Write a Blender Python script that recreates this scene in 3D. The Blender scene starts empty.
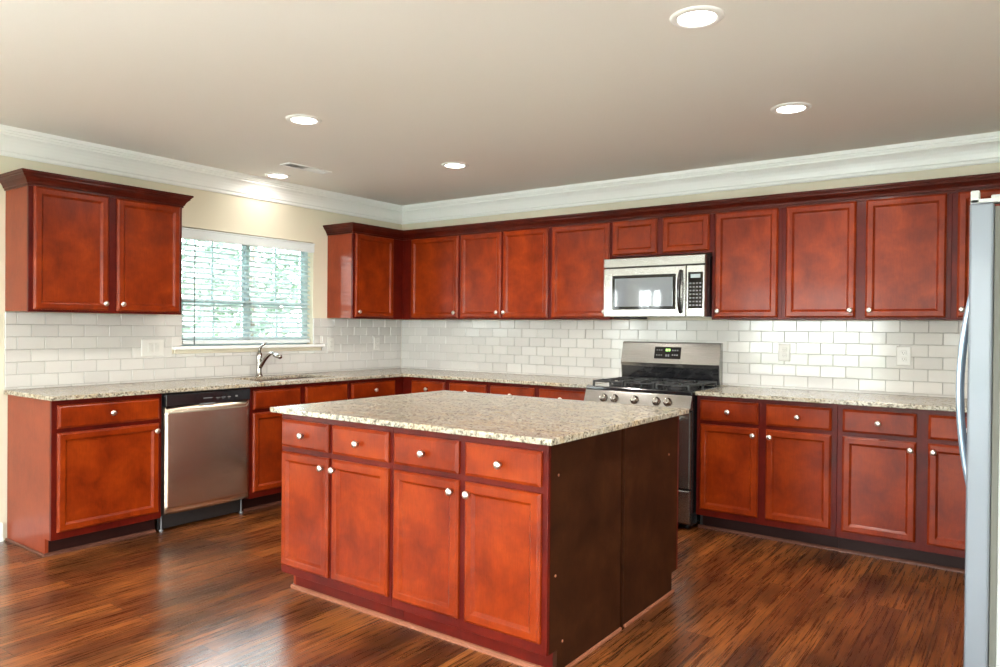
import bpy, bmesh, math, random
from mathutils import Vector, Matrix
random.seed(7)
PI = math.pi
S = bpy.context.scene
COL = S.collection

# ------------------------------------------------------------------ camera
cd = bpy.data.cameras.new('camera'); cam = bpy.data.objects.new('camera', cd); COL.objects.link(cam)
cd.sensor_fit = 'HORIZONTAL'; cd.sensor_width = 36.0; cd.lens = 728.64*36/1000; cd.clip_start = .05; cd.clip_end = 200
ya, pi_, ro = math.radians(35.981), math.radians(-.440), math.radians(.526)
F = Vector((-math.sin(ya)*math.cos(pi_), math.cos(ya)*math.cos(pi_), math.sin(pi_)))
R = Vector((math.cos(ya), math.sin(ya), 0)); U = R.cross(F)
R2 = R*math.cos(ro)+U*math.sin(ro); U2 = U*math.cos(ro)-R*math.sin(ro)
m = Matrix((R2, U2, -F)).transposed().to_4x4(); m.translation = Vector((5.0215, -5.2543, 1.3177))
cam.matrix_world = m; S.camera = cam

# ------------------------------------------------------------------ world, exposure
S.view_settings.view_transform = 'Standard'; S.view_settings.look = 'None'
S.view_settings.gamma = 1; S.view_settings.use_curve_mapping = False
S.view_settings.exposure = 0.97
W = bpy.data.worlds.new('sky'); S.world = W; W.use_nodes = True
nt = W.node_tree; nt.nodes.clear()
wo = nt.nodes.new('ShaderNodeOutputWorld'); wb = nt.nodes.new('ShaderNodeBackground')
tc = nt.nodes.new('ShaderNodeTexCoord'); sx = nt.nodes.new('ShaderNodeSeparateXYZ'); cr = nt.nodes.new('ShaderNodeValToRGB')
nt.links.new(tc.outputs['Generated'], sx.inputs[0]); nt.links.new(sx.outputs['Z'], cr.inputs[0])
cr.color_ramp.elements[0].position = 0.0; cr.color_ramp.elements[0].color = (1, .97, .95, 1)
cr.color_ramp.elements[1].position = .7; cr.color_ramp.elements[1].color = (.80, .88, 1, 1)
nt.links.new(cr.outputs[0], wb.inputs[0]); wb.inputs[1].default_value = 13.5
nt.links.new(wb.outputs[0], wo.inputs[0])

LAMPS = [(3.993, -2.592), (3.986, -1.221), (1.656, -2.544), (1.634, -1.164), (.245, -1.656), (6.3, -2.6), (3.99, -4.6), (1.65, -4.6), (6.3, -4.6), (3.99, -6.8), (1.65, -6.8), (6.3, -6.8)]
LAMP_W = 8.0
ZC = 2.4976
def disk_light(x, y, p=1):
    l = bpy.data.lights.new('recessed_lamp', 'AREA'); l.shape = 'DISK'; l.size = .12; l.energy = LAMP_W*p; l.color = (1, .94, .86); l.spread = math.radians(165)
    o = bpy.data.objects.new('recessed_lamp', l); COL.objects.link(o); o.location = (x, y, ZC-.012)
for x, y in LAMPS: disk_light(x, y, .14 if x < .5 else 1)
def portal(loc, rot, sx, sy):
    l = bpy.data.lights.new('window_portal', 'AREA'); l.shape = 'RECTANGLE'; l.size = sx; l.size_y = sy; l.cycles.is_portal = True
    o = bpy.data.objects.new('window_portal', l); COL.objects.link(o); o.location = loc; o.rotation_euler = rot
# openings: left wall (kitchen window, dining windows), rear wall, right wall; some added unseen for daylight
OPEN_LEFT = [(-2.31, -1.10, 1.16, 2.04), (-5.95, -4.55, .35, 2.15), (-7.75, -6.35, .35, 2.15)]
OPEN_REAR = [(.6, 3.0, .02, 2.15), (4.2, 7.4, .02, 2.15)]
OPEN_RIGHT = [(-7.6, -4.4, .35, 2.15)]
YR, XR = -9.0, 8.5
for a, b, c, d in OPEN_LEFT: portal((-.14, (a+b)/2, (c+d)/2), (0, -PI/2, 0), d-c, b-a)
for a, b, c, d in OPEN_REAR: portal(((a+b)/2, YR-.14, (c+d)/2), (PI/2, 0, 0), b-a, d-c)
for a, b, c, d in OPEN_RIGHT: portal((XR+.14, (a+b)/2, (c+d)/2), (0, PI/2, 0), d-c, b-a)

# ------------------------------------------------------------------ materials
def mat(name):
    m = bpy.data.materials.new(name); m.use_nodes = True
    n = m.node_tree; b = n.nodes['Principled BSDF']
    return m, n, b
def N(n, t, **kw):
    x = n.nodes.new(t)
    for k, v in kw.items():
        if k in x.inputs: x.inputs[k].default_value = v
        else: setattr(x, k, v)
    return x
def ramp(n, src, stops):
    r = n.nodes.new('ShaderNodeValToRGB'); e = r.color_ramp.elements
    while len(e) < len(stops): e.new(.5)
    for i, (p, c) in enumerate(stops): e[i].position = p; e[i].color = (*c, 1)
    n.links.new(src, r.inputs[0]); return r.outputs[0]
def coords(n, scale=(1, 1, 1), kind='Object', rot=(0, 0, 0)):
    t = n.nodes.new('ShaderNodeTexCoord'); mp = n.nodes.new('ShaderNodeMapping'); mp.inputs['Scale'].default_value = scale; mp.inputs['Rotation'].default_value = rot
    n.links.new(t.outputs[kind], mp.inputs[0]); return mp.outputs[0]
def noise(n, vec, scale, detail=4, rough=.6, dist=0):
    x = N(n, 'ShaderNodeTexNoise'); x.inputs['Scale'].default_value = scale; x.inputs['Detail'].default_value = detail
    x.inputs['Roughness'].default_value = rough; x.inputs['Distortion'].default_value = dist
    n.links.new(vec, x.inputs['Vector']); return x.outputs[0]
def mixc(n, fac, a, b, mode='MIX'):
    x = n.nodes.new('ShaderNodeMix'); x.data_type = 'RGBA'; x.blend_type = mode
    for s, i in ((fac, 0), (a, 6), (b, 7)):
        if isinstance(s, (int, float)): x.inputs[i].default_value = s
        elif isinstance(s, tuple): x.inputs[i].default_value = (*s, 1)
        else: n.links.new(s, x.inputs[i])
    return x.outputs[2]
def bump(n, b, h, strength=.2, dist=.002):
    x = n.nodes.new('ShaderNodeBump'); x.inputs['Strength'].default_value = strength; x.inputs['Distance'].default_value = dist
    n.links.new(h, x.inputs['Height']); n.links.new(x.outputs[0], b.inputs['Normal'])
def plain(name, c, rough=.5, metal=0, coat=0, emit=None, es=0, spec=.5):
    m, n, b = mat(name); b.inputs['Base Color'].default_value = (*c, 1); b.inputs['Roughness'].default_value = rough
    b.inputs['Metallic'].default_value = metal; b.inputs['Coat Weight'].default_value = coat; b.inputs['Specular IOR Level'].default_value = spec
    if emit: b.inputs['Emission Color'].default_value = (*emit, 1); b.inputs['Emission Strength'].default_value = es
    # faint surface mottling keeps every finish procedural
    h = noise(n, coords(n), 60, 3); bump(n, b, h, .03, .001)
    return m
def wood(name, dark, mid, light, rough=.30, coat=.06, grain=(14, 14, 1.6), crough=.08, spec=.2):
    m, n, b = mat(name); b.inputs['Specular IOR Level'].default_value = spec
    v = coords(n); vg = coords(n, grain)
    blot = noise(n, v, 5.5, 5, .62, .3); gr = noise(n, vg, 9, 5, .6, .4); fine = noise(n, coords(n, (40, 40, 3)), 14, 2)
    c = ramp(n, blot, [(.28, dark), (.5, mid), (.72, light)])
    g = ramp(n, gr, [(.3, (.70, .62, .60)), (.65, (1, 1, 1))])
    c = mixc(n, .55, c, g, 'MULTIPLY')
    f = ramp(n, fine, [(.35, (.86, .84, .82)), (.6, (1, 1, 1))]); c = mixc(n, .6, c, f, 'MULTIPLY')
    n.links.new(c, b.inputs['Base Color']); b.inputs['Roughness'].default_value = rough
    b.inputs['Coat Weight'].default_value = coat; b.inputs['Coat Roughness'].default_value = crough
    bump(n, b, fine, .05, .001)
    return m
M = {}
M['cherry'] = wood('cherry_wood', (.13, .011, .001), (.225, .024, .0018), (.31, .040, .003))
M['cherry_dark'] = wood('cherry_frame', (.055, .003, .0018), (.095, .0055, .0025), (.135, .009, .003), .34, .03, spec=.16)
M['cherry_side'] = wood('cherry_side', (.20, .030, .011), (.26, .042, .014), (.30, .052, .017), .34, .12)
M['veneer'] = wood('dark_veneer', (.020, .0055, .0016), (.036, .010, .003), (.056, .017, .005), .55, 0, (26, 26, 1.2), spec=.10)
M['crown_wood'] = wood('crown_wood', (.04, .004, .002), (.07, .007, .003), (.10, .012, .005), .28, .12)
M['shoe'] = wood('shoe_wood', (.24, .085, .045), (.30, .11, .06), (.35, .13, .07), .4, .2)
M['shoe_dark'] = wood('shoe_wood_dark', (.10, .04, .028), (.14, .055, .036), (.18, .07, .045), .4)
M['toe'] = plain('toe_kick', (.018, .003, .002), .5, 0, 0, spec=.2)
M['knob'] = plain('brushed_nickel', (.72, .67, .62), .3, 1)
M['wall'] = plain('wall_paint', (.74, .67, .53), .75)
M['ceiling'] = plain('ceiling_paint', (.84, .805, .75), .8)
M['white'] = plain('white_trim', (.90, .89, .87), .35, 0, .1)
M['whitewall'] = plain('offwhite_paint', (.72, .64, .49), .75)
M['plate'] = plain('plate_white', (.66, .64, .60), .35)
M['slot'] = plain('socket_slot', (.22, .20, .18), .5)
M['grout'] = plain('grout', (.43, .41, .385), .85)
M['black'] = plain('black_gloss', (.012, .012, .014), .12, 0, .6)
M['blackmatte'] = plain('cast_iron', (.02, .02, .022), .45)
M['display'] = plain('display_glass', (.006, .006, .008), .06)
M['lcd'] = plain('green_digits', (.1, .3, .05), .4, emit=(.45, 1, .2), es=1.5)
M['lcdpale'] = plain('pale_readout', (.35, .42, .45), .3)
M['mark'] = plain('panel_marks', (.20, .20, .21), .5)
M['glassdark'] = plain('oven_glass', (.17, .19, .22), .04, 0, 1.0, spec=1.0)
M['chrome'] = plain('faucet_metal', (.40, .38, .35), .2, 1)
M['ventdark'] = plain('vent_dark', (.10, .10, .09), .7)
M['fridge'] = plain('fridge_door_paint', (.155, .172, .20), .35, .2, .1)
M['fridgehandle'] = plain('fridge_handle', (.40, .50, .62), .25, .6)
M['fridgebody'] = plain('fridge_body_grey', (.42, .43, .42), .45)
M['gasket'] = plain('door_gasket', (.12, .12, .10), .6)
M['rubber'] = plain('black_plastic', (.015, .013, .013), .5)
M['lens'] = plain('lamp_lens', (.9, .9, .88), .4, emit=(1, .96, .9), es=9)
def steel(name='brushed_steel', ca=(.30, .29, .275), cb=(.42, .405, .385), ro=.27, an=.8):
    m, n, b = mat(name)
    v = coords(n, (1.5, 1.5, 120)); h = noise(n, v, 6, 3)
    c = ramp(n, h, [(.3, ca), (.7, cb)])
    n.links.new(c, b.inputs['Base Color']); b.inputs['Metallic'].default_value = 1; b.inputs['Roughness'].default_value = ro
    b.inputs['Anisotropic'].default_value = an
    tg = n.nodes.new('ShaderNodeTangent'); tg.direction_type = 'RADIAL'; tg.axis = 'Z'; n.links.new(tg.outputs[0], b.inputs['Tangent'])
    bump(n, b, h, .06, .001); return m
M['steel'] = steel()
M['steelwarm'] = steel('brushed_steel_door', (.58, .48, .38), (.70, .60, .49), .24, .88)
def granite():
    m, n, b = mat('speckled_granite'); v = coords(n)
    big = noise(n, coords(n, (.5, 1.6, 1), rot=(0, 0, .5)), 9, 5, .6, .8); fine = noise(n, v, 120, 3, .7); mid = noise(n, v, 42, 4, .7, 1.0)
    c = ramp(n, big, [(.32, (.46, .43, .36)), (.5, (.56, .51, .42)), (.68, (.56, .45, .30))])
    g = ramp(n, mid, [(.36, (.12, .11, .10)), (.45, (.62, .58, .52)), (.62, (1, 1, 1)), (.75, (1.0, .92, .78))])
    c = mixc(n, .8, c, g, 'MULTIPLY')
    vo = N(n, 'ShaderNodeTexVoronoi'); vo.inputs['Scale'].default_value = 110; n.links.new(v, vo.inputs['Vector'])
    s = ramp(n, vo.outputs['Color'], [(.20, (.18, .17, .15)), (.34, (1, 1, 1)), (.86, (1, 1, 1)), (.95, (1.25, 1.2, 1.1))])
    c = mixc(n, .7, c, s, 'MULTIPLY')
    f = ramp(n, fine, [(.3, (.55, .52, .5)), (.55, (1, 1, 1))]); c = mixc(n, .5, c, f, 'MULTIPLY')
    n.links.new(c, b.inputs['Base Color']); b.inputs['Roughness'].default_value = .20; b.inputs['Coat Weight'].default_value = .1; b.inputs['Coat Roughness'].default_value = .08
    return m
M['granite'] = granite()
def tile():
    m, n, b = mat('glazed_tile')
    g = n.nodes.new('ShaderNodeNewGeometry')
    c = ramp(n, g.outputs['Random Per Island'], [(0, (.57, .545, .52)), (1, (.64, .615, .585))])
    n.links.new(c, b.inputs['Base Color']); b.inputs['Roughness'].default_value = .12; b.inputs['Coat Weight'].default_value = .1; b.inputs['Coat Roughness'].default_value = .05
    bump(n, b, noise(n, coords(n), 14, 2), .12, .004); return m
M['tile'] = tile()
def floor_mat():
    m, n, b = mat('hand_scraped_planks')
    v = coords(n, (1, 1, 1), 'Object', (0, 0, PI/2))
    br = N(n, 'ShaderNodeTexBrick'); br.offset = .37; br.offset_frequency = 2
    n.links.new(v, br.inputs['Vector']); br.inputs['Scale'].default_value = 1
    br.inputs['Brick Width'].default_value = 1.35; br.inputs['Row Height'].default_value = .127; br.inputs['Mortar Size'].default_value = .0018
    br.inputs['Color1'].default_value = (0, 0, 0, 1); br.inputs['Color2'].default_value = (1, 1, 1, 1); br.inputs['Mortar'].default_value = (.5, .5, .5, 1)
    plank = ramp(n, br.outputs['Color'], [(0, (.12, .036, .010)), (.4, (.205, .068, .018)), (.7, (.28, .094, .023)), (1, (.36, .13, .033))])
    # each plank gets its own stretch of grain
    jit = n.nodes.new('ShaderNodeVectorMath'); jit.operation = 'MULTIPLY_ADD'; jit.inputs[1].default_value = (37, 91, 0)
    n.links.new(br.outputs['Color'], jit.inputs[0]); n.links.new(coords(n, (30, .9, 1)), jit.inputs[2])
    st = noise(n, jit.outputs[0], 2.6, 8, .70, .35)
    ln = noise(n, coords(n, (130, 2.6, 1)), 2.0, 4, .7, .2)
    g = ramp(n, st, [(.32, (.10, .08, .07)), (.44, (.42, .36, .33)), (.54, (.95, .90, .85)), (.66, (1.25, 1.2, 1.15)), (.80, (2.0, 2.0, 2.0))])
    c = mixc(n, .9, plank, g, 'MULTIPLY')
    c = mixc(n, .6, c, ramp(n, ln, [(.34, (.35, .30, .28)), (.5, (1, 1, 1)), (.68, (1.35, 1.35, 1.35))]), 'MULTIPLY')
    bl = ramp(n, noise(n, coords(n, (1.8, .8, 1)), 2.0, 4, .6), [(.38, (.28, .27, .28)), (.5, (.85, .83, .8)), (.62, (1.3, 1.25, 1.15))])
    c = mixc(n, .8, c, bl, 'MULTIPLY')
    c = mixc(n, br.outputs['Fac'], c, (.012, .005, .003))
    n.links.new(c, b.inputs['Base Color'])
    rr = n.nodes.new('ShaderNodeMapRange'); n.links.new(st, rr.inputs[0]); rr.inputs[3].default_value = .20; rr.inputs[4].default_value = .36
    n.links.new(rr.outputs[0], b.inputs['Roughness']); b.inputs['Coat Weight'].default_value = .5; b.inputs['Coat Roughness'].default_value = .22
    h = mixc(n, .7, st, br.outputs['Fac'], 'SUBTRACT'); bump(n, b, h, .3, .002)
    return m
M['floor'] = floor_mat()
def glass():
    m = bpy.data.materials.new('window_glass'); m.use_nodes = True; n = m.node_tree; n.nodes.clear()
    o = n.nodes.new('ShaderNodeOutputMaterial'); mx = n.nodes.new('ShaderNodeMixShader'); t = n.nodes.new('ShaderNodeBsdfTransparent'); g = n.nodes.new('ShaderNodeBsdfGlossy'); f = n.nodes.new('ShaderNodeFresnel')
    t.inputs[0].default_value = (.93, .98, .97, 1); g.inputs['Roughness'].default_value = .02; f.inputs['IOR'].default_value = 1.45
    n.links.new(f.outputs[0], mx.inputs[0]); n.links.new(t.outputs[0], mx.inputs[1]); n.links.new(g.outputs[0], mx.inputs[2]); n.links.new(mx.outputs[0], o.inputs[0]); return m
M['glass'] = glass()
def leafy(name, a, b_):
    m, n, b = mat(name); c = ramp(n, noise(n, coords(n), 3, 4), [(.3, a), (.7, b_)]); n.links.new(c, b.inputs['Base Color']); b.inputs['Roughness'].default_value = .6; return m
M['leaf'] = leafy('tree_leaves', (.12, .165, .15), (.22, .28, .23)); M['bark'] = leafy('bark', (.10, .07, .05), (.2, .15, .11))
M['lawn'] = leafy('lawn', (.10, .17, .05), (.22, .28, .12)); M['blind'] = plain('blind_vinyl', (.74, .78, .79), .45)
M['slat'] = plain('shaded_slat_vinyl', (.52, .61, .63), .45)  # white slats, with their bluish daylight shade put into the colour
M['sash'] = plain('shaded_sash_vinyl', (.50, .62, .66), .4)  # frame vinyl coloured bluish to carry the shade it stands in
M['siding'] = plain('pale_siding', (.55, .50, .47), .7); M['shingle'] = plain('roof_shingle', (.30, .25, .25), .8)
M['concrete'] = plain('bounce_concrete', (.72, .70, .66), .8)  # pale so the added patios throw daylight back up
M['carpet'] = plain('carpet_bounce', (.72, .67, .60), .95)  # kept light so the added carpet reflects daylight
M['cord'] = plain('blind_cord', (.16, .20, .20), .5)

# ------------------------------------------------------------------ mesh builder
class MB:
    def __init__(s): s.bm = bmesh.new(); s.sm = False
    def face(s, pts):
        f = s.bm.faces.new([s.bm.verts.new(p) for p in pts]); f.smooth = s.sm; return f
    def box(s, x0, x1, y0, y1, z0, z1, bev=0, seg=1):
        r = bmesh.ops.create_cube(s.bm, size=1.0); vs = r['verts']
        for v in vs: v.co = Vector((x0 if v.co.x < 0 else x1, y0 if v.co.y < 0 else y1, z0 if v.co.z < 0 else z1))
        if bev > 0:
            es = list({e for v in vs for e in v.link_edges})
            bmesh.ops.bevel(s.bm, geom=es, offset=bev, segments=seg, affect='EDGES', profile=.5)
        return s
    def rings(s, rs, cap0=True, cap1=True, smooth=False):
        vr = [[s.bm.verts.new(p) for p in r] for r in rs]; k = len(vr[0])
        for a, b in zip(vr, vr[1:]):
            for i in range(k):
                f = s.bm.faces.new((a[i], a[(i+1) % k], b[(i+1) % k], b[i])); f.smooth = smooth
        if cap0: s.bm.faces.new(vr[0][::-1])
        if cap1: s.bm.faces.new(vr[-1])
        return s
    def panel(s, x0, x1, z0, z1, yb, prof):
        """rectangular ring loft; prof = (inset, thickness outwards along -y)"""
        return s.rings([[(x0+i, yb-t, z0+i), (x1-i, yb-t, z0+i), (x1-i, yb-t, z1-i), (x0+i, yb-t, z1-i)] for i, t in prof])
    def lathe(s, prof, o, ax='z', n=20, smooth=True):
        """prof = (radius, along); ax the axis name with sign"""
        def P(r, a, t):
            c, d = r*math.cos(t), r*math.sin(t)
            if ax == 'z': return (o[0]+c, o[1]+d, o[2]+a)
            if ax == '-y': return (o[0]+c, o[1]-a, o[2]+d)
            if ax == 'x': return (o[0]+a, o[1]+c, o[2]+d)
            if ax == '-z': return (o[0]+c, o[1]-d, o[2]-a)
        return s.rings([[P(r, a, 2*PI*i/n) for i in range(n)] for r, a in prof], smooth=smooth)
    def tube(s, pts, r, n=10, smooth=True):
        pts = [Vector(p) for p in pts]; rs = r if isinstance(r, (list, tuple)) else [r]*len(pts)
        up = Vector((0, 0, 1)); d0 = (pts[1]-pts[0]).normalized()
        if abs(d0.dot(up)) > .9: up = Vector((1, 0, 0))
        out = []
        for i, p in enumerate(pts):
            d = (pts[min(i+1, len(pts)-1)]-pts[max(i-1, 0)]).normalized()
            a = d.cross(up).normalized(); up = a.cross(d).normalized()
            out.append([p+a*rs[i]*math.cos(2*PI*k/n)+up*rs[i]*math.sin(2*PI*k/n) for k in range(n)])
        return s.rings(out, smooth=smooth)
    def prism(s, poly, axis, a, b):
        """poly in the two other axes extruded along axis between a and b"""
        def P(p, t): return {'x': (t, p[0], p[1]), 'y': (p[0], t, p[1]), 'z': (p[0], p[1], t)}[axis]
        return s.rings([[P(p, a) for p in poly], [P(p, b) for p in poly]])
    def sweep(s, path, prof):
        """open 2-D path swept with mitred corners, prof = (offset to the right, z)"""
        P = [Vector(p) for p in path]; out = []
        for i, p in enumerate(P):
            def nr(a, b): d = (b-a).normalized(); return Vector((d.y, -d.x))
            if i == 0: q = nr(P[0], P[1]); k = 1
            elif i == len(P)-1: q = nr(P[-2], P[-1]); k = 1
            else:
                a, b = nr(P[i-1], p), nr(p, P[i+1]); q = (a+b).normalized(); k = 1/q.dot(a)
            out.append([(p.x+q.x*k*o, p.y+q.y*k*o, z) for o, z in prof])
        return s.rings(out)
    def cells(s, us, vs, inc, w0, w1, to):
        """slab made of grid cells; to(u,v,w) -> xyz"""
        V = {}
        def vert(i, j, k):
            if (i, j, k) not in V: V[i, j, k] = s.bm.verts.new(to(us[i], vs[j], (w0, w1)[k]))
            return V[i, j, k]
        I = {(i, j) for i in range(len(us)-1) for j in range(len(vs)-1) if inc((us[i]+us[i+1])/2, (vs[j]+vs[j+1])/2)}
        for i, j in I:
            s.bm.faces.new([vert(i, j, 1), vert(i+1, j, 1), vert(i+1, j+1, 1), vert(i, j+1, 1)])
            s.bm.faces.new([vert(i, j, 0), vert(i, j+1, 0), vert(i+1, j+1, 0), vert(i+1, j, 0)])
            for (di, dj, a, b) in ((0, -1, (i, j), (i+1, j)), (1, 0, (i+1, j), (i+1, j+1)), (0, 1, (i+1, j+1), (i, j+1)), (-1, 0, (i, j+1), (i, j))):
                if (i+di, j+dj) not in I: s.bm.faces.new([vert(*a, 0), vert(*b, 0), vert(*b, 1), vert(*a, 1)])
        return s
    def build(s, name, m, parent=None, recalc=True):
        if recalc: bmesh.ops.recalc_face_normals(s.bm, faces=s.bm.faces)
        me = bpy.data.meshes.new(name); s.bm.to_mesh(me); s.bm.free()
        o = bpy.data.objects.new(name, me); COL.objects.link(o); me.materials.append(M[m])
        if parent: o.parent = parent
        return o
def thing(name, label, cat, loc=(0, 0, 0), rz=0, group=None):
    o = bpy.data.objects.new(name, None); COL.objects.link(o); o.empty_display_size = .1
    o.location = loc; o.rotation_euler = (0, 0, rz); return tag(o, label, cat, group)
def tag(o, label, cat, group=None):
    o['label'] = label; o['category'] = cat
    if group: o['group'] = group
    return o
def struct(o): o['kind'] = 'structure'; return o
def bevmod(o, w, seg=2):
    b = o.modifiers.new('edge', 'BEVEL'); b.width = w; b.segments = seg; b.limit_method = 'ANGLE'; b.angle_limit = math.radians(40); return o

# ------------------------------------------------------------------ room shell
fl = struct(MB().box(-.15, XR+.15, YR-.15, .15, -.1, 0).build('floor', 'floor'))
ce = struct(MB().box(-.15, XR+.15, YR-.15, .15, ZC, ZC+.1).build('ceiling', 'ceiling'))
struct(MB().box(.001, XR-.001, YR+.001, -5.9, .0002, .012, .003).build('bounce_carpet', 'carpet'))  # unseen pale carpet, added to bounce daylight up to the ceiling
def holewall(name, u0, u1, holes, w0, w1, to):
    us = sorted({u0, u1, *[h[0] for h in holes], *[h[1] for h in holes]}); vs = sorted({0, ZC, *[h[2] for h in holes], *[h[3] for h in holes]})
    inc = lambda u, v: not any(h[0] < u < h[1] and h[2] < v < h[3] for h in holes)
    return struct(MB().cells(us, vs, inc, w0, w1, to).build(name, 'wall'))
holewall('wall_left', YR, 0, OPEN_LEFT, -.15, 0, lambda u, v, w: (w, u, v))
holewall('wall_rear', -.15, XR+.15, OPEN_REAR, YR-.15, YR, lambda u, v, w: (u, w, v))
holewall('wall_right', YR, 0, OPEN_RIGHT, XR, XR+.15, lambda u, v, w: (w, u, v))
struct(MB().box(-.15, XR+.15, 0, .15, 0, ZC).build('wall_back', 'wall'))
struct(MB().box(5.68, 5.80, -2.75, 0, 0, ZC).build('wall_fridge', 'wall'))
CROWN = [(0, 2.329), (.010, 2.329), (.014, 2.336), (.014, 2.352), (.020, 2.358), (.022, 2.372), (.026, 2.390), (.034, 2.412), (.046, 2.430), (.058, 2.441), (.062, 2.444), (.062, 2.455), (.068, 2.459), (.070, 2.470), (.076, 2.474), (.076, ZC), (0, ZC)]
struct(MB().sweep([(0, YR), (0, 0), (5.68, 0), (5.68, -2.75), (5.80, -2.75), (5.80, 0), (XR, 0)], CROWN).build('trim_1', 'white'))
BASEP = [(0, 0), (.022, 0), (.022, .012), (.014, .024), (.014, .095), (.008, .108), (0, .112)]
struct(MB().sweep([(0, YR), (0, -3.455)], BASEP).build('baseboard_left', 'white'))
struct(MB().sweep([(XR, YR), (0, YR)], BASEP).build('baseboard_rear', 'white'))

# kitchen window: twin double-hung frame set back in the wall, panes, stool and shade-coloured apron
def window_unit(name, a, b, c, d, to, mull=None, rail=None, cols=2):
    """to(u, v, w): u along the wall, v up, w out of the wall"""
    def bx(mb, u0, u1, v0, v1, w0, w1):
        p, q = to(u0, v0, w0), to(u1, v1, w1)
        mb.box(min(p[0], q[0]), max(p[0], q[0]), min(p[1], q[1]), max(p[1], q[1]), min(p[2], q[2]), max(p[2], q[2]), .003)
    f = MB()
    for u0, u1, v0, v1 in ((a, a+.035, c, d), (b-.035, b, c, d), (a, b, c, c+.035), (a, b, d-.035, d)): bx(f, u0, u1, v0, v1, -.13, -.07)
    ms = [a+.035] + ([mull-.014, mull+.014] if mull else []) + [b-.035]
    if mull: bx(f, mull-.014, mull+.014, c+.03, d-.03, -.125, -.075)
    fr = struct(f.build(name, 'sash' if name == 'window_1' else 'white'))
    for k in range(0, len(ms), 2):
        u0, u1 = ms[k], ms[k+1]; s = MB()
        for v0, v1, w in ((c+.035, rail+.015, -.085), (rail-.015, d-.035, -.105)):
            bx(s, u0, u0+.022, v0, v1, w-.016, w+.012); bx(s, u1-.022, u1, v0, v1, w-.016, w+.012)
            bx(s, u0, u1, v0, v0+.032, w-.016, w+.012); bx(s, u0, u1, v1-.032, v1, w-.016, w+.012)
            for q in range(1, cols):
                uc = u0+(u1-u0)*q/cols; bx(s, uc-.009, uc+.009, v0+.02, v1-.02, w-.006, w+.006)
        s.build('window_sash', 'sash' if name == 'window_1' else 'white', fr)
        for v0, v1, w in ((c+.06, rail, -.088), (rail, d-.06, -.107)):
            g = MB(); bx(g, u0+.025, u1-.025, v0, v1, w-.002, w+.002); g.build('window_pane', 'glass', fr)
    return fr
tl = lambda u, v, w: (w, u, v)
w1 = window_unit('window_1', -2.31, -1.10, 1.16, 2.04, tl, -1.705, 1.50)
MB().box(-.07, .05, -2.385, -1.003, 1.138, 1.162, .005, 2).build('window_stool', 'white', w1)
MB().box(.001, .016, -2.37, -1.02, 1.108, 1.138, .003).build('shaded_apron', 'wall', w1)  # apron board; its tan and height stand in for the stool's shadow
window_unit('added_window_2', -5.95, -4.55, .35, 2.15, tl, -5.25, 1.25)  # unseen window, added to let in more daylight
window_unit('window_3', -7.75, -6.35, .35, 2.15, tl, -7.05, 1.25)
tr = lambda u, v, w: (u, YR+w, v)
window_unit('window_4', .6, 3.0, .02, 2.15, tr, 1.8, 1.1, 1)
window_unit('added_window_5', 4.2, 7.4, .02, 2.15, tr, 5.8, 1.1, 1)  # second rear window is out of view, added for daylight
window_unit('added_window_6', -7.6, -4.4, .35, 2.15, lambda u, v, w: (XR-w, u, v), -6.0, 1.25)  # out of view, added on this side for extra daylight

# blind
bl = thing('window_blind', 'white horizontal slat blind lowered over the kitchen window', 'window blind', (0, -1.705, 1.17))
by0, by1 = -.585, .585
v = MB(); v.box(.002, .034, -.624, .592, .780, .852, .005, 2); v.box(.002, .038, -.628, .596, .846, .858, .003); v.build('valance', 'blind', bl)
s = MB(); zt = .785; NS = 18
for i in range(NS):
    z = .055+i*(zt-.055)/NS; pr = []
    for k in range(5):
        t = -1+k*.5; pr.append((-.033+.0225*t, z+.003*(1-t*t)-.009*t))
    poly = pr+[(a, b-.0026) for a, b in pr[::-1]]
    s.prism(poly, 'y', by0, by1)
s.build('slats', 'slat', bl)
b = MB(); b.box(-.056, -.008, by0, by1, .004, .034, .005, 2); b.build('bottom_rail', 'blind', bl)
MB().box(-.06, -.004, by0, by1, .79, .84, .003).build('headrail', 'blind', bl)
for q in (-.42, 0, .42):
    c = MB()
    for xx in (-.006, -.060): c.tube([(xx, q, .01), (xx, q, .80)], .0012, 6)
    c.build('ladder_cord', 'blind', bl)
MB().tube([(.003, -.502, .80), (.006, -.504, .3), (.006, -.504, .0)], .0045, 8).build('tilt_wand', 'cord', bl)

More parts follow.
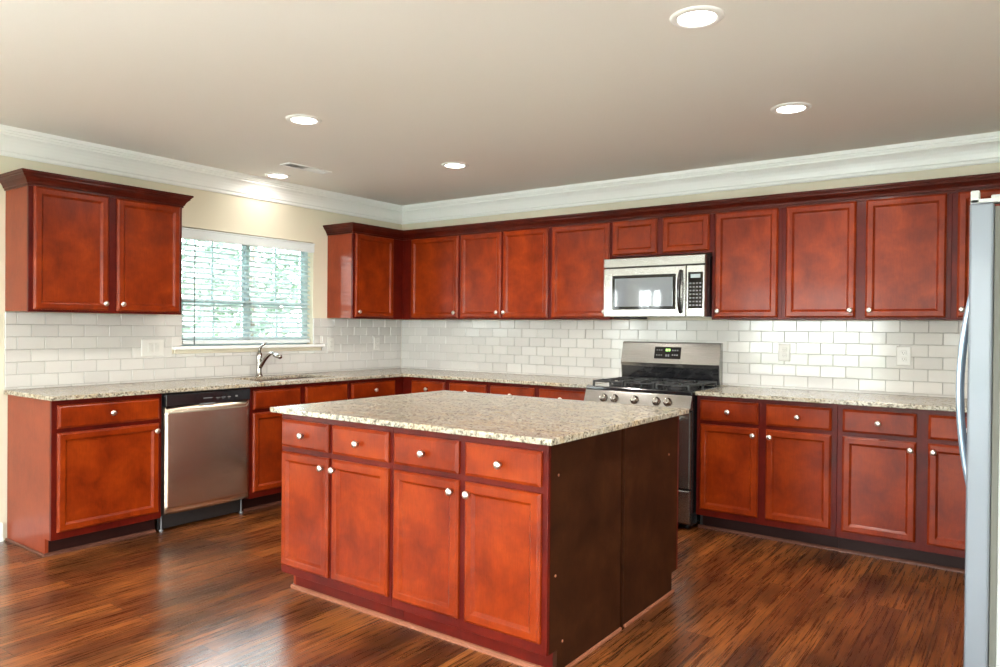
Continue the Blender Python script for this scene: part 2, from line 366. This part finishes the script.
# ------------------------------------------------------------------ backsplash
def clip(rects, h):
    out = []
    for a, b, c, d in rects:
        if b <= h[0] or a >= h[1] or d <= h[2] or c >= h[3]: out.append((a, b, c, d)); continue
        if a < h[0]: out.append((a, h[0], c, d))
        if b > h[1]: out.append((h[1], b, c, d))
        a2, b2 = max(a, h[0]), min(b, h[1])
        if c < h[2]: out.append((a2, b2, c, h[2]))
        if d > h[3]: out.append((a2, b2, h[3], d))
    return [r for r in out if r[1]-r[0] > .008 and r[3]-r[2] > .008]
TW, TH, G = .1572, .0768, .0028
def backsplash(name, label, u0, u1, z0, z1, phase, holes, to):
    root = thing(name, label, 'backsplash', to((u0+u1)/2, z0, 0))
    L = Vector(root.location)
    P = lambda u, v, w: tuple(Vector(to(u, v, w))-L)
    us = sorted({u0, u1, *[x for h in holes for x in h[:2] if u0 < x < u1]}); vs = sorted({z0, z1, *[x for h in holes for x in h[2:] if z0 < x < z1]})
    MB().cells(us, vs, lambda u, v: not any(h[0] < u < h[1] and h[2] < v < h[3] for h in holes), .001, .006, P).build('grout', 'grout', root)
    t = MB(); rnd = random.Random(5); row = 0; z = z1
    while z > z0+.01:
        x = phase+(TW/2 if row % 2 else 0)-TW*40
        while x < u1:
            r = [(max(x, u0), min(x+TW-G, u1), max(z-TH+G, z0), z)]
            if r[0][1]-r[0][0] > .008 and r[0][3]-r[0][2] > .008:
                for h in holes: r = clip(r, h)
                ta, tb = rnd.gauss(0, .0035), rnd.gauss(0, .0035)
                for a, b, c, d in r:
                    f = lambda u, v, w: P(u, v, w+ta*(u-(a+b)/2)+tb*(v-(c+d)/2))
                    rs = [[f(a+i, c+i, w), f(b-i, c+i, w), f(b-i, d-i, w), f(a+i, d-i, w)] for i, w in ((0, .0045), (0, .0095), (.0015, .0112))]
                    t.rings(rs, cap0=False)
            x += TW
        z -= TH; row += 1
    t.build('tiles', 'tile', root)
ZU = 1.3875
HW = [(-2.386, -1.002, 1.107, 1.165), (-2.31, -1.10, 1.16, 1.5)]
backsplash('tile_backsplash', 'white subway tile backsplash below the window on the left wall', -3.447, -.012, .9145, ZU, -3.303-TW/2+.001, HW, lambda u, v, w: (w, u, v))
backsplash('tile_backsplash', 'white subway tile backsplash behind the gas range on the back wall', .012, 5.66, .9145, ZU, 3.652-TW/2, [], lambda u, v, w: (u, -w, v))

# ------------------------------------------------------------------ cabinet pieces (local: x width, -y front, z up)
KN = [(.0065, 0), (.0065, .010), (.0085, .014), (.0150, .018), (.0168, .023), (.0150, .028), (.008, .0305), (.001, .031)]
def knob(x, y, z, par): return MB().lathe(KN, (x, y, z), '-y', 16).build('knob', 'knob', par)
DP = [(0, 0), (0, .010), (.009, .0185), (.011, .0195), (.037, .0195), (.039, .0188), (.050, .0075), (.053, .0072)]
DRW = [(0, 0), (0, .011), (.010, .0175), (.013, .0195), (.016, .0195)]
def door(x0, x1, z0, z1, yf, par, kn=None, low=True):
    d = MB().panel(x0, x1, z0, z1, yf, DP).build('door', 'cherry', par)
    if kn:
        kx = x0+.027 if kn == 'l' else x1-.027; knob(kx, yf-.019, z1-.045 if low else z0+.045, d)
    return d
def drawer(x0, x1, z0, z1, yf, par, kn=True):
    d = MB().panel(x0, x1, z0, z1, yf, DRW).build('drawer', 'cherry', par)
    if kn: knob((x0+x1)/2, yf-.019, (z0+z1)/2, d)
    return d
ZB = .888
def base_cab(label, loc, rz, W, cols, fx0=0, left_end=False, right_end=False, D=.605, group=None, toe='toe', shoe='shoe_dark', dr_knob=True):
    """cols = (x0, x1, knob side)"""
    r = thing('base_cabinet', label, 'cabinet', loc, rz, group)
    e0, e1 = (.019 if left_end else 0), (.019 if right_end else 0)
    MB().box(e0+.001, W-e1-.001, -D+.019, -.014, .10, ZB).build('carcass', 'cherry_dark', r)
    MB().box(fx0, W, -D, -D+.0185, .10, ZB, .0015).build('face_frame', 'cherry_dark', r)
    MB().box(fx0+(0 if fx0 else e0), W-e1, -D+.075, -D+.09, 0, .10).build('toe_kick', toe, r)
    MB().prism([(-D+.0745, 0), (-D+.0745, .018), (-D+.068, .016), (-D+.061, .008), (-D+.060, 0)], 'x', fx0+(.06 if fx0 else 0), W).build('shoe_moulding', shoe, r)
    for flag, xa, xb, sx in ((left_end, 0, .0185, 0), (right_end, W-.0185, W, 1)):
        if flag:
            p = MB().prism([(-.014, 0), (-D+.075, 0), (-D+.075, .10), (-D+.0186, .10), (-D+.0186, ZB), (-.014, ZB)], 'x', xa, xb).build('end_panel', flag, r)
            xs = (xa-.012, xa-.0002) if sx == 0 else (xb+.0002, xb+.012)
            MB().box(xs[0], xs[1], -D+.062, -.014, 0, .017, .004).build('shoe_moulding', shoe, r)
    for x0, x1, kn in cols:
        drawer(x0, x1, .727, .860, -D, r, dr_knob); door(x0, x1, .142, .702, -D, r, kn)
    return r
def upper_cab(label, loc, rz, W, cols, z0=ZU, fx0=0, left_end=False, right_end=False, D=.326, kz=True, group=None):
    r = thing('wall_cabinet', label, 'cabinet', (loc[0], loc[1], z0), rz, group); z1 = 2.134-z0
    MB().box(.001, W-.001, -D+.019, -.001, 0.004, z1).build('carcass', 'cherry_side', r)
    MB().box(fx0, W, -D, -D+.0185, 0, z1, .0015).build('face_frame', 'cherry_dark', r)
    for x0, x1, kn in cols: door(x0, x1, .014, 2.118-z0, -D, r, kn if kz else None, False)
    return r
GU, GB = 'wall cabinets under the crown moulding', 'base cabinets under the granite worktops'
L90 = PI/2
# left wall, local x = world y - y0
def yl(y0, a): return [(p-y0, q-y0, k) for p, q, k in a]
u = upper_cab('cherry two-door wall cabinet hanging alone left of the window', (0, -3.445, 0), L90, .945, yl(-3.445, [(-3.42, -2.994, 'r'), (-2.941, -2.518, 'l')]), group=GU)
CC = [(0, 2.118), (.007, 2.118), (.007, 2.130), (.013, 2.133), (.017, 2.146), (.026, 2.160), (.036, 2.169), (.039, 2.171), (.039, 2.179), (.045, 2.182), (.047, 2.188), (.053, 2.191), (.053, 2.202), (0, 2.204)]
MB().sweep([(0, -.001), (0, -.3265), (.945, -.3265), (.945, -.001)], [(o, z-ZU) for o, z in CC]).build('crown_moulding', 'crown_wood', u)
upper_cab('narrow cherry wall cabinet right of the window, in the corner', (0, -.943, 0), L90, .617, yl(-.943, [(-.920, -.458, 'l')]), group=GU)
upper_cab('cherry corner wall cabinet, first on the back wall from the corner', (0, 0, 0), 0, 1.007, [(.439, .994, 'r')], fx0=.327, group=GU)
upper_cab('cherry wall cabinet with two narrow doors meeting at middle knobs, left of the microwave', (1.007, 0, 0), 0, .926, [(.014, .447, 'r'), (.468, .910, 'l')], group=GU)
upper_cab('single-door cherry wall cabinet touching the left side of the microwave', (1.933, 0, 0), 0, .541, [(.018, .528, 'r')], group=GU)
upper_cab('short cherry wall cabinet with two small doors above the microwave', (2.474, 0, 0), 0, .773, [(.012, .367, None), (.411, .753, None)], z0=1.853, group=GU)
upper_cab('single-door cherry wall cabinet touching the right side of the microwave', (3.247, 0, 0), 0, .466, [(.023, .442, 'l')], group=GU)
upper_cab('widest cherry wall cabinet, two large doors, above the right worktop', (3.713, 0, 0), 0, .942, [(.025, .440, 'r'), (.495, .917, 'l')], group=GU)
upper_cab('cherry wall cabinet half hidden behind the refrigerator', (4.655, 0, 0), 0, .99, [(.029, .478, 'l'), (.512, .96, 'r')], group=GU)
tag(MB().sweep([(.001, -.9445), (.3265, -.9445), (.3265, -.3265), (5.646, -.3265)], CC).build('crown_moulding', 'crown_wood'),
    'long dark cherry crown moulding running over the back wall cabinets and around the corner', 'moulding')
# base cabinets
base_cab('cherry base cabinet with wide single door, at the left end beside the dishwasher', (0, -3.433, 0), L90, .640, yl(-3.433, [(-3.404, -2.813, 'r')]), left_end='cherry_side', group=GB)
base_cab('cherry sink base cabinet right of the dishwasher, two plain drawer fronts', (0, -2.152, 0), L90, .917, yl(-2.152, [(-2.142+.012, -1.718, 'r'), (-1.672, -1.254, 'l')]), group=GB, dr_knob=False)
base_cab('cherry base cabinet between the sink and the corner', (0, -1.234, 0), L90, .629, yl(-1.234, [(-1.211, -.714, 'l')]), group=GB)
base_cab('cherry base cabinet on the back wall nearest the corner, behind the island', (0, 0, 0), 0, 1.541, [(.715, 1.088, 'r'), (1.139, 1.520, 'l')], fx0=.6055, group=GB)
base_cab('cherry base cabinet left of the gas range, behind the island', (1.542, 0, 0), 0, .905, [(.022, .438, 'r'), (.484, .886, 'l')], group=GB)
base_cab('two-door cherry base cabinet right of the gas range', (3.257, 0, 0), 0, .856, [(.026, .400, 'r'), (.448, .826, 'l')], left_end='rubber', group=GB)
base_cab('two-door cherry base cabinet partly behind the refrigerator', (4.114, 0, 0), 0, .876, [(.029, .408, 'r'), (.465, .846, 'l')], group=GB)
# island
GI = 'kitchen island cabinets'
IY = -2.355
base_cab('cherry island cabinet, left half of the island front', (2.034, IY, 0), 0, .758, [(.014, .354, 'r'), (.380, .742, 'l')], left_end='cherry_side', group=GI, shoe='shoe', D=.613, toe='cherry_dark')
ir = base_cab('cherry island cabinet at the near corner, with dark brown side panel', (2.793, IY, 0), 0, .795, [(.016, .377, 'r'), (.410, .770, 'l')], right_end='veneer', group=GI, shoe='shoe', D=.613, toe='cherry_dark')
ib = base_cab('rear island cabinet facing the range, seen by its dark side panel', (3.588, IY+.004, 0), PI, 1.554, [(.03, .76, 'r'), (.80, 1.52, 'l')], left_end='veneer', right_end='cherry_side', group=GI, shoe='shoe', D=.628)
for par, pts in ((ir, ((.7952, -.54, .763), (.7952, -.555, .385), (.7952, -.50, .12))), (ib, ((-.0002, -.50, .70),))):
    for x, y, z in pts:
        MB().lathe([(.0055, -.002), (.0055, .0015), (.003, .0022)], (x, y, z) , 'x', 10).build('screw_cover', 'shoe', par)

# ------------------------------------------------------------------ worktops
def worktop(label, us, vs, inc):
    o = MB().cells(us, vs, inc, ZB+.0008, .914, lambda u, v, w: (u, v, w)).build('granite_worktop', 'granite')
    bevmod(o, .004); return tag(o, label, 'worktop')
SK = (.135, .50, -1.98, -1.27)
def incL(u, v):
    if SK[0] < u < SK[1] and SK[2] < v < SK[3]: return False
    return u < .646 or v > -.646
worktop('long L-shaped speckled granite worktop with the sink, along the window wall and corner', [.001, SK[0], SK[1], .646, 2.449], [-3.452, SK[2], SK[3], -.646, -.001], incL)
worktop('speckled granite worktop between the gas range and the refrigerator', [3.257, 5.02], [-.646, -.001], lambda u, v: True)
o = worktop('large rectangular granite worktop on the kitchen island', [1.978, 3.620], [-3.000, -1.668], lambda u, v: True)

# sink
sk = thing('kitchen_sink', 'stainless undermount sink set in the worktop below the window', 'sink', (.3175, -1.625, .70))
a, b, c, d = SK[0]-.3175, SK[1]-.3175, SK[2]+1.625, SK[3]+1.625
k = MB(); R_ = []
for i, z in ((-.012, .1825), (.004, .1825), (.010, .05), (.04, .012), (.10, .006)):
    R_.append([(a+i, c+i, z), (b-i, c+i, z), (b-i, d-i, z), (a+i, d-i, z)])
for i, z in ((.10, .003), (.035, .008), (.006, .05), (-.012, .17)):
    R_.append([(a+i, c+i, z), (b-i, c+i, z), (b-i, d-i, z), (a+i, d-i, z)])
k.rings(R_, cap0=False, cap1=False); k.face([R_[4][i] for i in range(4)]); k.face([R_[5][i] for i in (3, 2, 1, 0)])
k.build('basin', 'steel', sk)
MB().lathe([(.04, .0062), (.04, .009), (.03, .008), (.001, .007)], (0, 0, 0), 'z', 20).build('drain', 'chrome', sk)
# faucet
fa = thing('kitchen_faucet', 'brushed nickel single-lever faucet standing behind the sink', 'faucet', (.082, -1.698, .914))
MB().lathe([(.030, 0), (.030, .006), (.025, .012), (.0215, .02), (.0205, .06), (.021, .10), (.0235, .135), (.024, .16), (.020, .185), (.012, .197), (.002, .200)], (0, 0, 0), 'z', 20).build('faucet_body', 'chrome', fa)
sp = []
for i in range(13):
    t = i/12; x = .012+.185*t; z = .075+.118*math.sin(min(1, t*1.18)*PI/2)-(.020*max(0, t-.75)/.25); sp.append((x, .012*t, z))
MB().tube(sp, [.0165-.004*min(1, i/8) for i in range(13)], 12).build('spout', 'chrome', fa)
e = sp[-1]
MB().tube([(e[0]-.02, e[1], e[2]+.002), (e[0]+.02, e[1], e[2]-.003), (e[0]+.048, e[1], e[2]-.008), (e[0]+.056, e[1], e[2]-.018)], [.0165, .0185, .0185, .012], 14).build('spray_head', 'chrome', fa)
MB().tube([(0, 0, .188), (.004, .0, .215), (.022, .004, .242), (.058, .008, .262), (.074, .010, .268)], [.013, .010, .008, .0075, .005], 10).build('lever', 'chrome', fa)

# ------------------------------------------------------------------ dishwasher (left wall)
dw = thing('dishwasher', 'stainless dishwasher with black control strip under the left worktop', 'dishwasher', (0, -2.788, 0), L90)
DWW = .626
MB().box(.004, DWW-.004, -.585, -.03, .105, .882).build('tub', 'rubber', dw)
g = MB(); nx, nz = 24, 14; x0, x1, z0, z1 = .008, DWW-.008, .118, .798
def dwy(x, z):
    u_ = (x-x0)/(x1-x0)*2-1; w_ = (z-z0)/(z1-z0)
    return -.622-.018*(1-u_*u_)
gv = [[g.bm.verts.new((x0+(x1-x0)*i/nx, dwy(x0+(x1-x0)*i/nx, z0+(z1-z0)*j/nz), z0+(z1-z0)*j/nz)) for i in range(nx+1)] for j in range(nz+1)]
bk = [[g.bm.verts.new((v_.co.x, -.590, v_.co.z)) for v_ in r_] for r_ in gv]
for j in range(nz):
    for i in range(nx):
        f = g.bm.faces.new((gv[j][i], gv[j][i+1], gv[j+1][i+1], gv[j+1][i])); f.smooth = True
        g.bm.faces.new((bk[j][i], bk[j+1][i], bk[j+1][i+1], bk[j][i+1]))
for i in range(nx):
    g.bm.faces.new((gv[0][i], bk[0][i], bk[0][i+1], gv[0][i+1])); g.bm.faces.new((gv[nz][i], gv[nz][i+1], bk[nz][i+1], bk[nz][i]))
for j in range(nz):
    g.bm.faces.new((gv[j][0], gv[j+1][0], bk[j+1][0], bk[j][0])); g.bm.faces.new((gv[j][nx], bk[j][nx], bk[j+1][nx], gv[j+1][nx]))
dd = g.build('door', 'steelwarm', dw)
cp = MB().box(.006, DWW-.006, -.640, -.588, .800, .881, .008, 3).build('control_panel', 'black', dw)
mk = MB(); y = -.6404
mk.box(.262, .325, y-.0004, y+.001, .836, .841)
for q in (.355, .372, .395, .412, .44, .452): mk.box(q, q+.010, y-.0004, y+.001, .834, .838)
for q in (.362, .402, .445): mk.box(q, q+.008, y-.0004, y+.001, .826, .8285)
mk.box(.500, .516, y-.0004, y+.001, .832, .842)
mk.build('button_marks', 'mark', cp)
MB().box(.235, .345, -.647, -.636, .797, .805, .003).build('door_handle', 'mark', dw)
MB().box(.01, DWW-.01, -.545, -.53, .012, .105).build('toe_panel', 'rubber', dw)
for q in (.022, DWW-.022):
    MB().lathe([(.012, 0), (.012, .010), (.005, .014), (.005, .11)], (q, -.560, 0), 'z', 12).build('leg', 'mark', dw)

# ------------------------------------------------------------------ gas range
RX, RW = 2.456, .792
rg = thing('gas_range', 'stainless gas range with black cooktop and five front knobs', 'range', (RX, 0, 0))
MB().box(.002, RW-.002, -.655, -.03, .03, .895, .003).build('body', 'black', rg)
for qx in (.05, RW-.05):
    for qy in (-.60, -.09): MB().lathe([(.02, 0), (.02, .03)], (qx, qy, 0), 'z', 10).build('leg', 'rubber', rg)
od = MB().panel(.006, RW-.006, .275, .775, -.656, [(0, 0), (0, .028), (.006, .034), (.09, .034), (.095, .031)]).build('oven_door', 'steel', rg)
MB().panel(.13, RW-.13, .37, .66, -.688, [(0, 0), (0, .002), (.003, .003)]).build('oven_window', 'glassdark', od)
h = MB(); h.tube([(.05, -.735, .735), (RW-.05, -.735, .735)], .013, 12)
for q in (.08, RW-.08): h.tube([(q, -.688, .735), (q, -.735, .735)], .010, 10)
h.build('oven_handle', 'steel', od)
MB().panel(.006, RW-.006, .045, .262, -.656, [(0, 0), (0, .026), (.006, .032), (.02, .032)]).build('warming_drawer', 'steel', rg)
MB().prism([(-.655, .790), (-.690, .790), (-.700, .800), (-.668, .884), (-.640, .886), (-.640, .80)], 'x', .002, RW-.002).build('control_panel', 'steel', rg)
for q in (.154, .238, .390, .550, .630):
    kb = MB(); n0 = Vector((0, -.934, .356)); base = Vector((q, -.6865, .835))
    pr = [(.030, 0), (.030, .004), (.024, .008), (.021, .028), (.017, .031), (.001, .031)]
    a1 = Vector((1, 0, 0)); a2 = n0.cross(a1)
    kb.rings([[base+n0*t+(a1*math.cos(2*PI*i/18)+a2*math.sin(2*PI*i/18))*r for i in range(18)] for r, t in pr], smooth=True)
    kb.rings([[base+n0*t+a1*sx+a2*sz for sx, sz in ((-.004, -.018), (.004, -.018), (.004, .018), (-.004, .018))] for t in (.028, .038)])
    kb.build('burner_knob', 'chrome', rg)
MB().box(0, RW, -.668, -.075, .886, .912, .006, 2).build('cooktop', 'black', rg)
for i, (qx, qy, r_) in enumerate(((.17, -.50, .045), (.17, -.22, .035), (.396, -.36, .04), (.62, -.50, .045), (.62, -.22, .035))):
    MB().lathe([(r_+.012, .912), (r_+.010, .920), (r_, .922), (r_, .932), (r_-.006, .936), (.001, .936)], (qx, qy, 0), 'z', 20).build('burner', 'blackmatte', rg)
for gx0, gx1 in ((.035, .275), (.285, .507), (.517, .757)):
    gm = MB(); zt_, th = .950, .006
    for a_, b_, c_, d_ in ((gx0, gx1, -.630, -.618), (gx0, gx1, -.122, -.110), (gx0, gx0+.012, -.63, -.11), (gx1-.012, gx1, -.63, -.11), (gx0, gx1, -.376, -.364)):
        gm.box(a_, b_, c_, d_, zt_-.012, zt_, .003)
    cx = (gx0+gx1)/2
    for cy in (-.50, -.24):
        gm.box(cx-.005, cx+.005, cy-.12, cy-.03, zt_-.010, zt_+.004, .002); gm.box(cx-.005, cx+.005, cy+.03, cy+.12, zt_-.010, zt_+.004, .002)
        gm.box(gx0+.006, cx-.03, cy-.005, cy+.005, zt_-.010, zt_+.004, .002); gm.box(cx+.03, gx1-.006, cy-.005, cy+.005, zt_-.010, zt_+.004, .002)
    for qx in (gx0+.006, gx1-.006):
        for qy in (-.624, -.37, -.116): gm.box(qx-.007, qx+.007, qy-.007, qy+.007, .911, zt_-.002, .002)
    gm.build('grate', 'blackmatte', rg)
bg = MB().prism([(-.016, .9155), (-.075, .9155), (-.082, .985), (-.088, 1.040), (-.094, 1.062), (-.060, 1.213), (-.045, 1.222), (-.016, 1.222)], 'x', -.012, RW-.026).build('backguard', 'steel', rg)
# black glossy lower band and display lie on the sloping face
MB().prism([(-.0758, .9165), (-.0835, .985), (-.0895, 1.038), (-.086, 1.040), (-.074, .9165)], 'x', -.004, RW-.034).build('backguard_panel', 'black', bg)
def slope(z): return -.094+.034*(z-1.062)/.151
dsp = MB(); dsp.prism([(slope(1.098)-.0005, 1.098), (slope(1.186)-.0005, 1.186), (slope(1.186)-.003, 1.186), (slope(1.098)-.003, 1.098)], 'x', .262, .470)
dsp = dsp.build('display', 'display', bg)
def onsl(mb, x0, x1, z0, z1, off=-.0034): mb.prism([(slope(z0)+off, z0), (slope(z1)+off, z1), (slope(z1)+off-.0006, z1), (slope(z0)+off-.0006, z0)], 'x', x0, x1)
lc = MB(); 
for q in (.352, .364, .378): onsl(lc, q, q+.008, 1.154, 1.172)
lc.build('clock_digits', 'lcd', dsp)
lm = MB()
for q in (.278, .296, .314): onsl(lm, q, q+.010, 1.158, 1.166); onsl(lm, q, q+.010, 1.120, 1.128)
for q in (.352, .37): onsl(lm, q, q+.012, 1.114, 1.130)
for q in (.402, .420, .438): onsl(lm, q, q+.012, 1.156, 1.166); onsl(lm, q, q+.012, 1.122, 1.131)
lm.build('button_marks', 'mark', dsp)

# ------------------------------------------------------------------ over-the-range microwave
mw = thing('microwave_oven', 'stainless microwave with black handle mounted above the gas range', 'microwave', (2.475, 0, 1.400))
MW = .768
MB().box(.003, MW-.003, -.415, -.014, .006, .430, .003).build('casing', 'black', mw)
MB().panel(0, MW, .366, .432, -.414, [(0, 0), (0, .030), (.004, .036), (.010, .036)]).build('top_vent', 'steel', mw)
md = MB().panel(0, .632, .006, .361, -.414, [(0, 0), (0, .030), (.005, .036), (.060, .036), (.064, .0355)]).build('door', 'steel', mw)
MB().panel(.072, .560, .058, .306, -.449, [(0, 0), (0, .003), (.004, .004), (.018, .004), (.020, .002)]).build('door_window', 'display', md)
MB().panel(.094, .538, .080, .284, -.4505, [(0, 0), (0, .0012), (.001, .0016)]).build('window_glass', 'glassdark', md)
hp = [(.598, -.452, .035)]+[(.598, -.452-.040*math.sin(PI*t/12)**.6, .045+.27*t/12) for t in range(1, 12)]+[(.598, -.452, .325)]
MB().tube(hp, .0135, 12).build('handle', 'black', md)
cpn = MB().panel(.636, MW, .006, .361, -.414, [(0, 0), (0, .030), (.005, .036), (.02, .036)]).build('control_panel', 'steel', mw)
kp = MB().panel(.650, MW-.014, .062, .312, -.4498, [(0, 0), (0, .0016), (.001, .002)]).build('keypad', 'display', cpn)
MB().box(.668, .736, -.4528, -.4515, .272, .298).build('readout', 'lcdpale', kp)
kk = MB()
for r_ in range(7):
    for c_ in range(4): kk.box(.660+c_*.023, .674+c_*.023, -.4526, -.4515, .080+r_*.025, .090+r_*.025)
kk.build('key_marks', 'mark', kp)
MB().box(.06, .20, -.40, -.12, -.006, .006, .002).build('grease_filter', 'rubber', mw)

# ------------------------------------------------------------------ refrigerator (front faces -x)
fg = thing('refrigerator', 'tall grey refrigerator at the right edge with bowed handles', 'refrigerator', (5.272, -1.835, 0))
MB().box(-.328, .38, -.448, .455, .02, 1.755, .006, 2).build('cabinet_body', 'fridgebody', fg)
MB().box(-.348, -.328, -.440, .447, .05, 1.745).build('door_gasket', 'gasket', fg)
for y0, y1, hy in ((-.455, -.004, -.045), (.004, .462, .045)):
    dr = MB().box(-.420, -.350, y0, y1, .06, 1.760, .009, 3).build('door', 'fridge', fg)
    pts = [(-.421, hy, .675)]+[(-.424-.046*(1-((z-1.09)/.41)**2), hy, z) for z in [.68+.82*i/14 for i in range(15)]]+[(-.421, hy, 1.505)]
    MB().tube(pts, .012, 12).build('door_handle', 'fridgehandle', dr)
for y0, y1 in ((-.452, -.40), (.40, .452)):
    hb = MB(); hb.box(-.418, -.392, y0, y1, 1.755, 1.802, .003); hb.box(-.418, -.30, y0, y1, 1.757, 1.772, .003); hb.box(-.36, -.30, y0+.008, y1-.008, 1.77, 1.784, .003)
    hb.build('hinge_cover', 'fridgebody', fg)
for qy in (-.40, .40):
    for qx in (-.28, .33): MB().lathe([(.022, 0), (.022, .03)], (qx, qy, 0), 'z', 12).build('leg', 'rubber', fg)
MB().box(-.36, -.32, -.44, .45, .025, .055).build('kick_grille', 'gasket', fg)

# ------------------------------------------------------------------ outlets
def outlet(label, loc, rz, w, h, kinds, group='outlet and switch plates on the backsplash'):
    r = thing('outlet_plate', label, 'outlet', loc, rz, group)
    MB().panel(-w/2, w/2, -h/2, h/2, 0, [(0, 0), (0, .003), (.004, .006), (.008, .0065)]).build('cover_plate', 'plate', r)
    n_ = len(kinds)
    for i, kd in enumerate(kinds):
        x = (i-(n_-1)/2)*.046
        if kd == 'o':
            for z in (-.020, .020):
                s_ = MB().panel(x-.016, x+.016, z-.014, z+.014, -.0064, [(0, 0), (.001, .0018), (.003, .0022)]).build('socket', 'plate', r)
                q = MB(); q.box(x-.008, x-.0055, -.0091, -.0084, z-.005, z+.006); q.box(x+.0055, x+.008, -.0091, -.0084, z-.004, z+.005); q.box(x-.002, x+.002, -.0091, -.0084, z-.011, z-.007); q.build('slots', 'slot', s_)
        else:
            MB().panel(x-.016, x+.016, -.033, .033, -.0064, [(0, 0), (.0015, .003), (.004, .0038)]).build('rocker_switch', 'plate', r)
    return r
outlet('wide double switch plate on the tiles left of the window', (.0112, -2.530, 1.155), L90, .165, .118, 'ss')
outlet('outlet plate on the tiles just right of the window sill', (.0112, -.908, 1.160), L90, .076, .122, 'o')
outlet('outlet plate on the left wall tiles close to the corner', (.0112, -.345, 1.160), L90, .076, .122, 'o')
outlet('outlet plate on the tiles right of the gas range', (3.651, -.0112, 1.165), 0, .080, .120, 'o')
outlet('outlet plate on the tiles nearest the refrigerator', (4.380, -.0112, 1.163), 0, .082, .122, 'o')

# ------------------------------------------------------------------ ceiling fixtures
LB = ['recessed ceiling light nearest the viewer, at the top of the picture', 'recessed ceiling light above the right run of wall cabinets',
      'recessed ceiling light in the left half, in front of the air vent', 'recessed ceiling light in front of the corner, above the back wall cabinets',
      'small-looking recessed ceiling light close over the window']
for i, (x, y) in enumerate(LAMPS):
    if i >= len(LB): continue
    r = thing('recessed_light', LB[i], 'ceiling light', (x, y, ZC), 0, 'recessed ceiling lights')
    MB().rings([[(rr*math.cos(2*PI*k_/36), rr*math.sin(2*PI*k_/36), zz) for k_ in range(36)] for rr, zz in ((.070, -.001), (.070, -.004), (.074, -.009), (.092, -.007), (.100, -.003), (.101, -.0005))], False, False, True).build('trim_ring', 'white', r)
    MB().rings([[(rr*math.cos(2*PI*k_/36), rr*math.sin(2*PI*k_/36), zz) for k_ in range(36)] for rr, zz in ((.0705, -.0015), (.0705, -.004), (.05, -.0055), (.001, -.006))], True, True, True).build('lens', 'lens', r)
vt = thing('air_vent', 'small white rectangular air vent in the ceiling above the window', 'vent', (.648, -1.705, ZC))
f = MB(); 
for a_, b_, c_, d_ in ((-.060, -.044, -.195, .195), (.044, .060, -.195, .195), (-.046, .046, -.195, -.178), (-.046, .046, .178, .195)): f.box(a_, b_, c_, d_, -.008, -.0005, .002)
f.build('vent_frame', 'white', vt)
MB().box(-.045, .045, -.18, .18, -.0015, -.0005).build('vent_backing', 'ventdark', vt)
f = MB()
for i in range(22):
    y_ = -.170+i*.0155; sgn = -1.6 if i < 11 else .3
    f.prism([(y_-.001, -.002), (y_+.001, -.002), (y_+.001+sgn*.007, -.0085), (y_-.001+sgn*.007, -.0085)], 'x', -.044, .044)
f.build('louvres', 'white', vt)

# ------------------------------------------------------------------ outside
struct(MB().box(-45, 45, -45, 45, -.5, -.25).build('ground', 'lawn'))
struct(MB().box(-4.5, 14, -19, YR-.15, -.25, -.06).build('bounce_patio', 'concrete'))  # patios are invented pale slabs that bounce daylight in through the windows
struct(MB().box(-4.5, -.15, YR-.15, -3.6, -.25, -.06).build('bounce_patio', 'concrete'))
struct(MB().box(XR+.15, 14, YR-.15, 0, -.25, -.06).build('bounce_patio', 'concrete'))
def tree(x, y, h, r, label, seed):
    t = thing('tree', label, 'tree', (x, y, -.25), 0, 'trees outside the kitchen window'); rn = random.Random(seed)
    MB().tube([(0, 0, 0), (.05, .02, h*.35), (-.04, .06, h*.7), (0, 0, h*.92)], [.14, .11, .07, .02], 8).build('trunk', 'bark', t)
    c = MB()
    for k_ in range(1500):
        th, ph = rn.uniform(0, 2*PI), math.acos(rn.uniform(-1, 1)); q = r*(.35+.65*rn.random()**.5)*(1+.25*math.sin(3*th+seed))
        p = Vector((q*math.sin(ph)*math.cos(th), q*math.sin(ph)*math.sin(th), h*.62+q*1.15*math.cos(ph)))
        a_ = Vector((rn.gauss(0, 1), rn.gauss(0, 1), rn.gauss(0, 1))).normalized(); b_ = a_.cross(Vector((rn.gauss(0, 1), rn.gauss(0, 1), rn.gauss(0, 1)))).normalized(); sz = rn.uniform(.08, .17)
        c.face([p-a_*sz, p-b_*sz*.5, p+a_*sz, p+b_*sz*.5])
    c.build('foliage', 'leaf', t, recalc=False)
tree(-6.2, 2.6, 4.3, 1.35, 'leafy green tree seen through the right half of the window blind', 1)
tree(-9.5, 2.2, 3.2, 1.1, 'low leafy tree seen through the left half of the window blind', 2)
ho = thing('neighbouring_house', 'pale house with a grey roof outside, through the left half of the blind', 'house', (-15, 3.0, -.25))
MB().box(-2, 2, -5, 3.5, 0, 2.7).build('house_wall', 'siding', ho)
MB().prism([(-2.4, 2.65), (2.4, 2.65), (0, 4.0)], 'y', -5.3, 3.8).build('roof', 'shingle', ho)
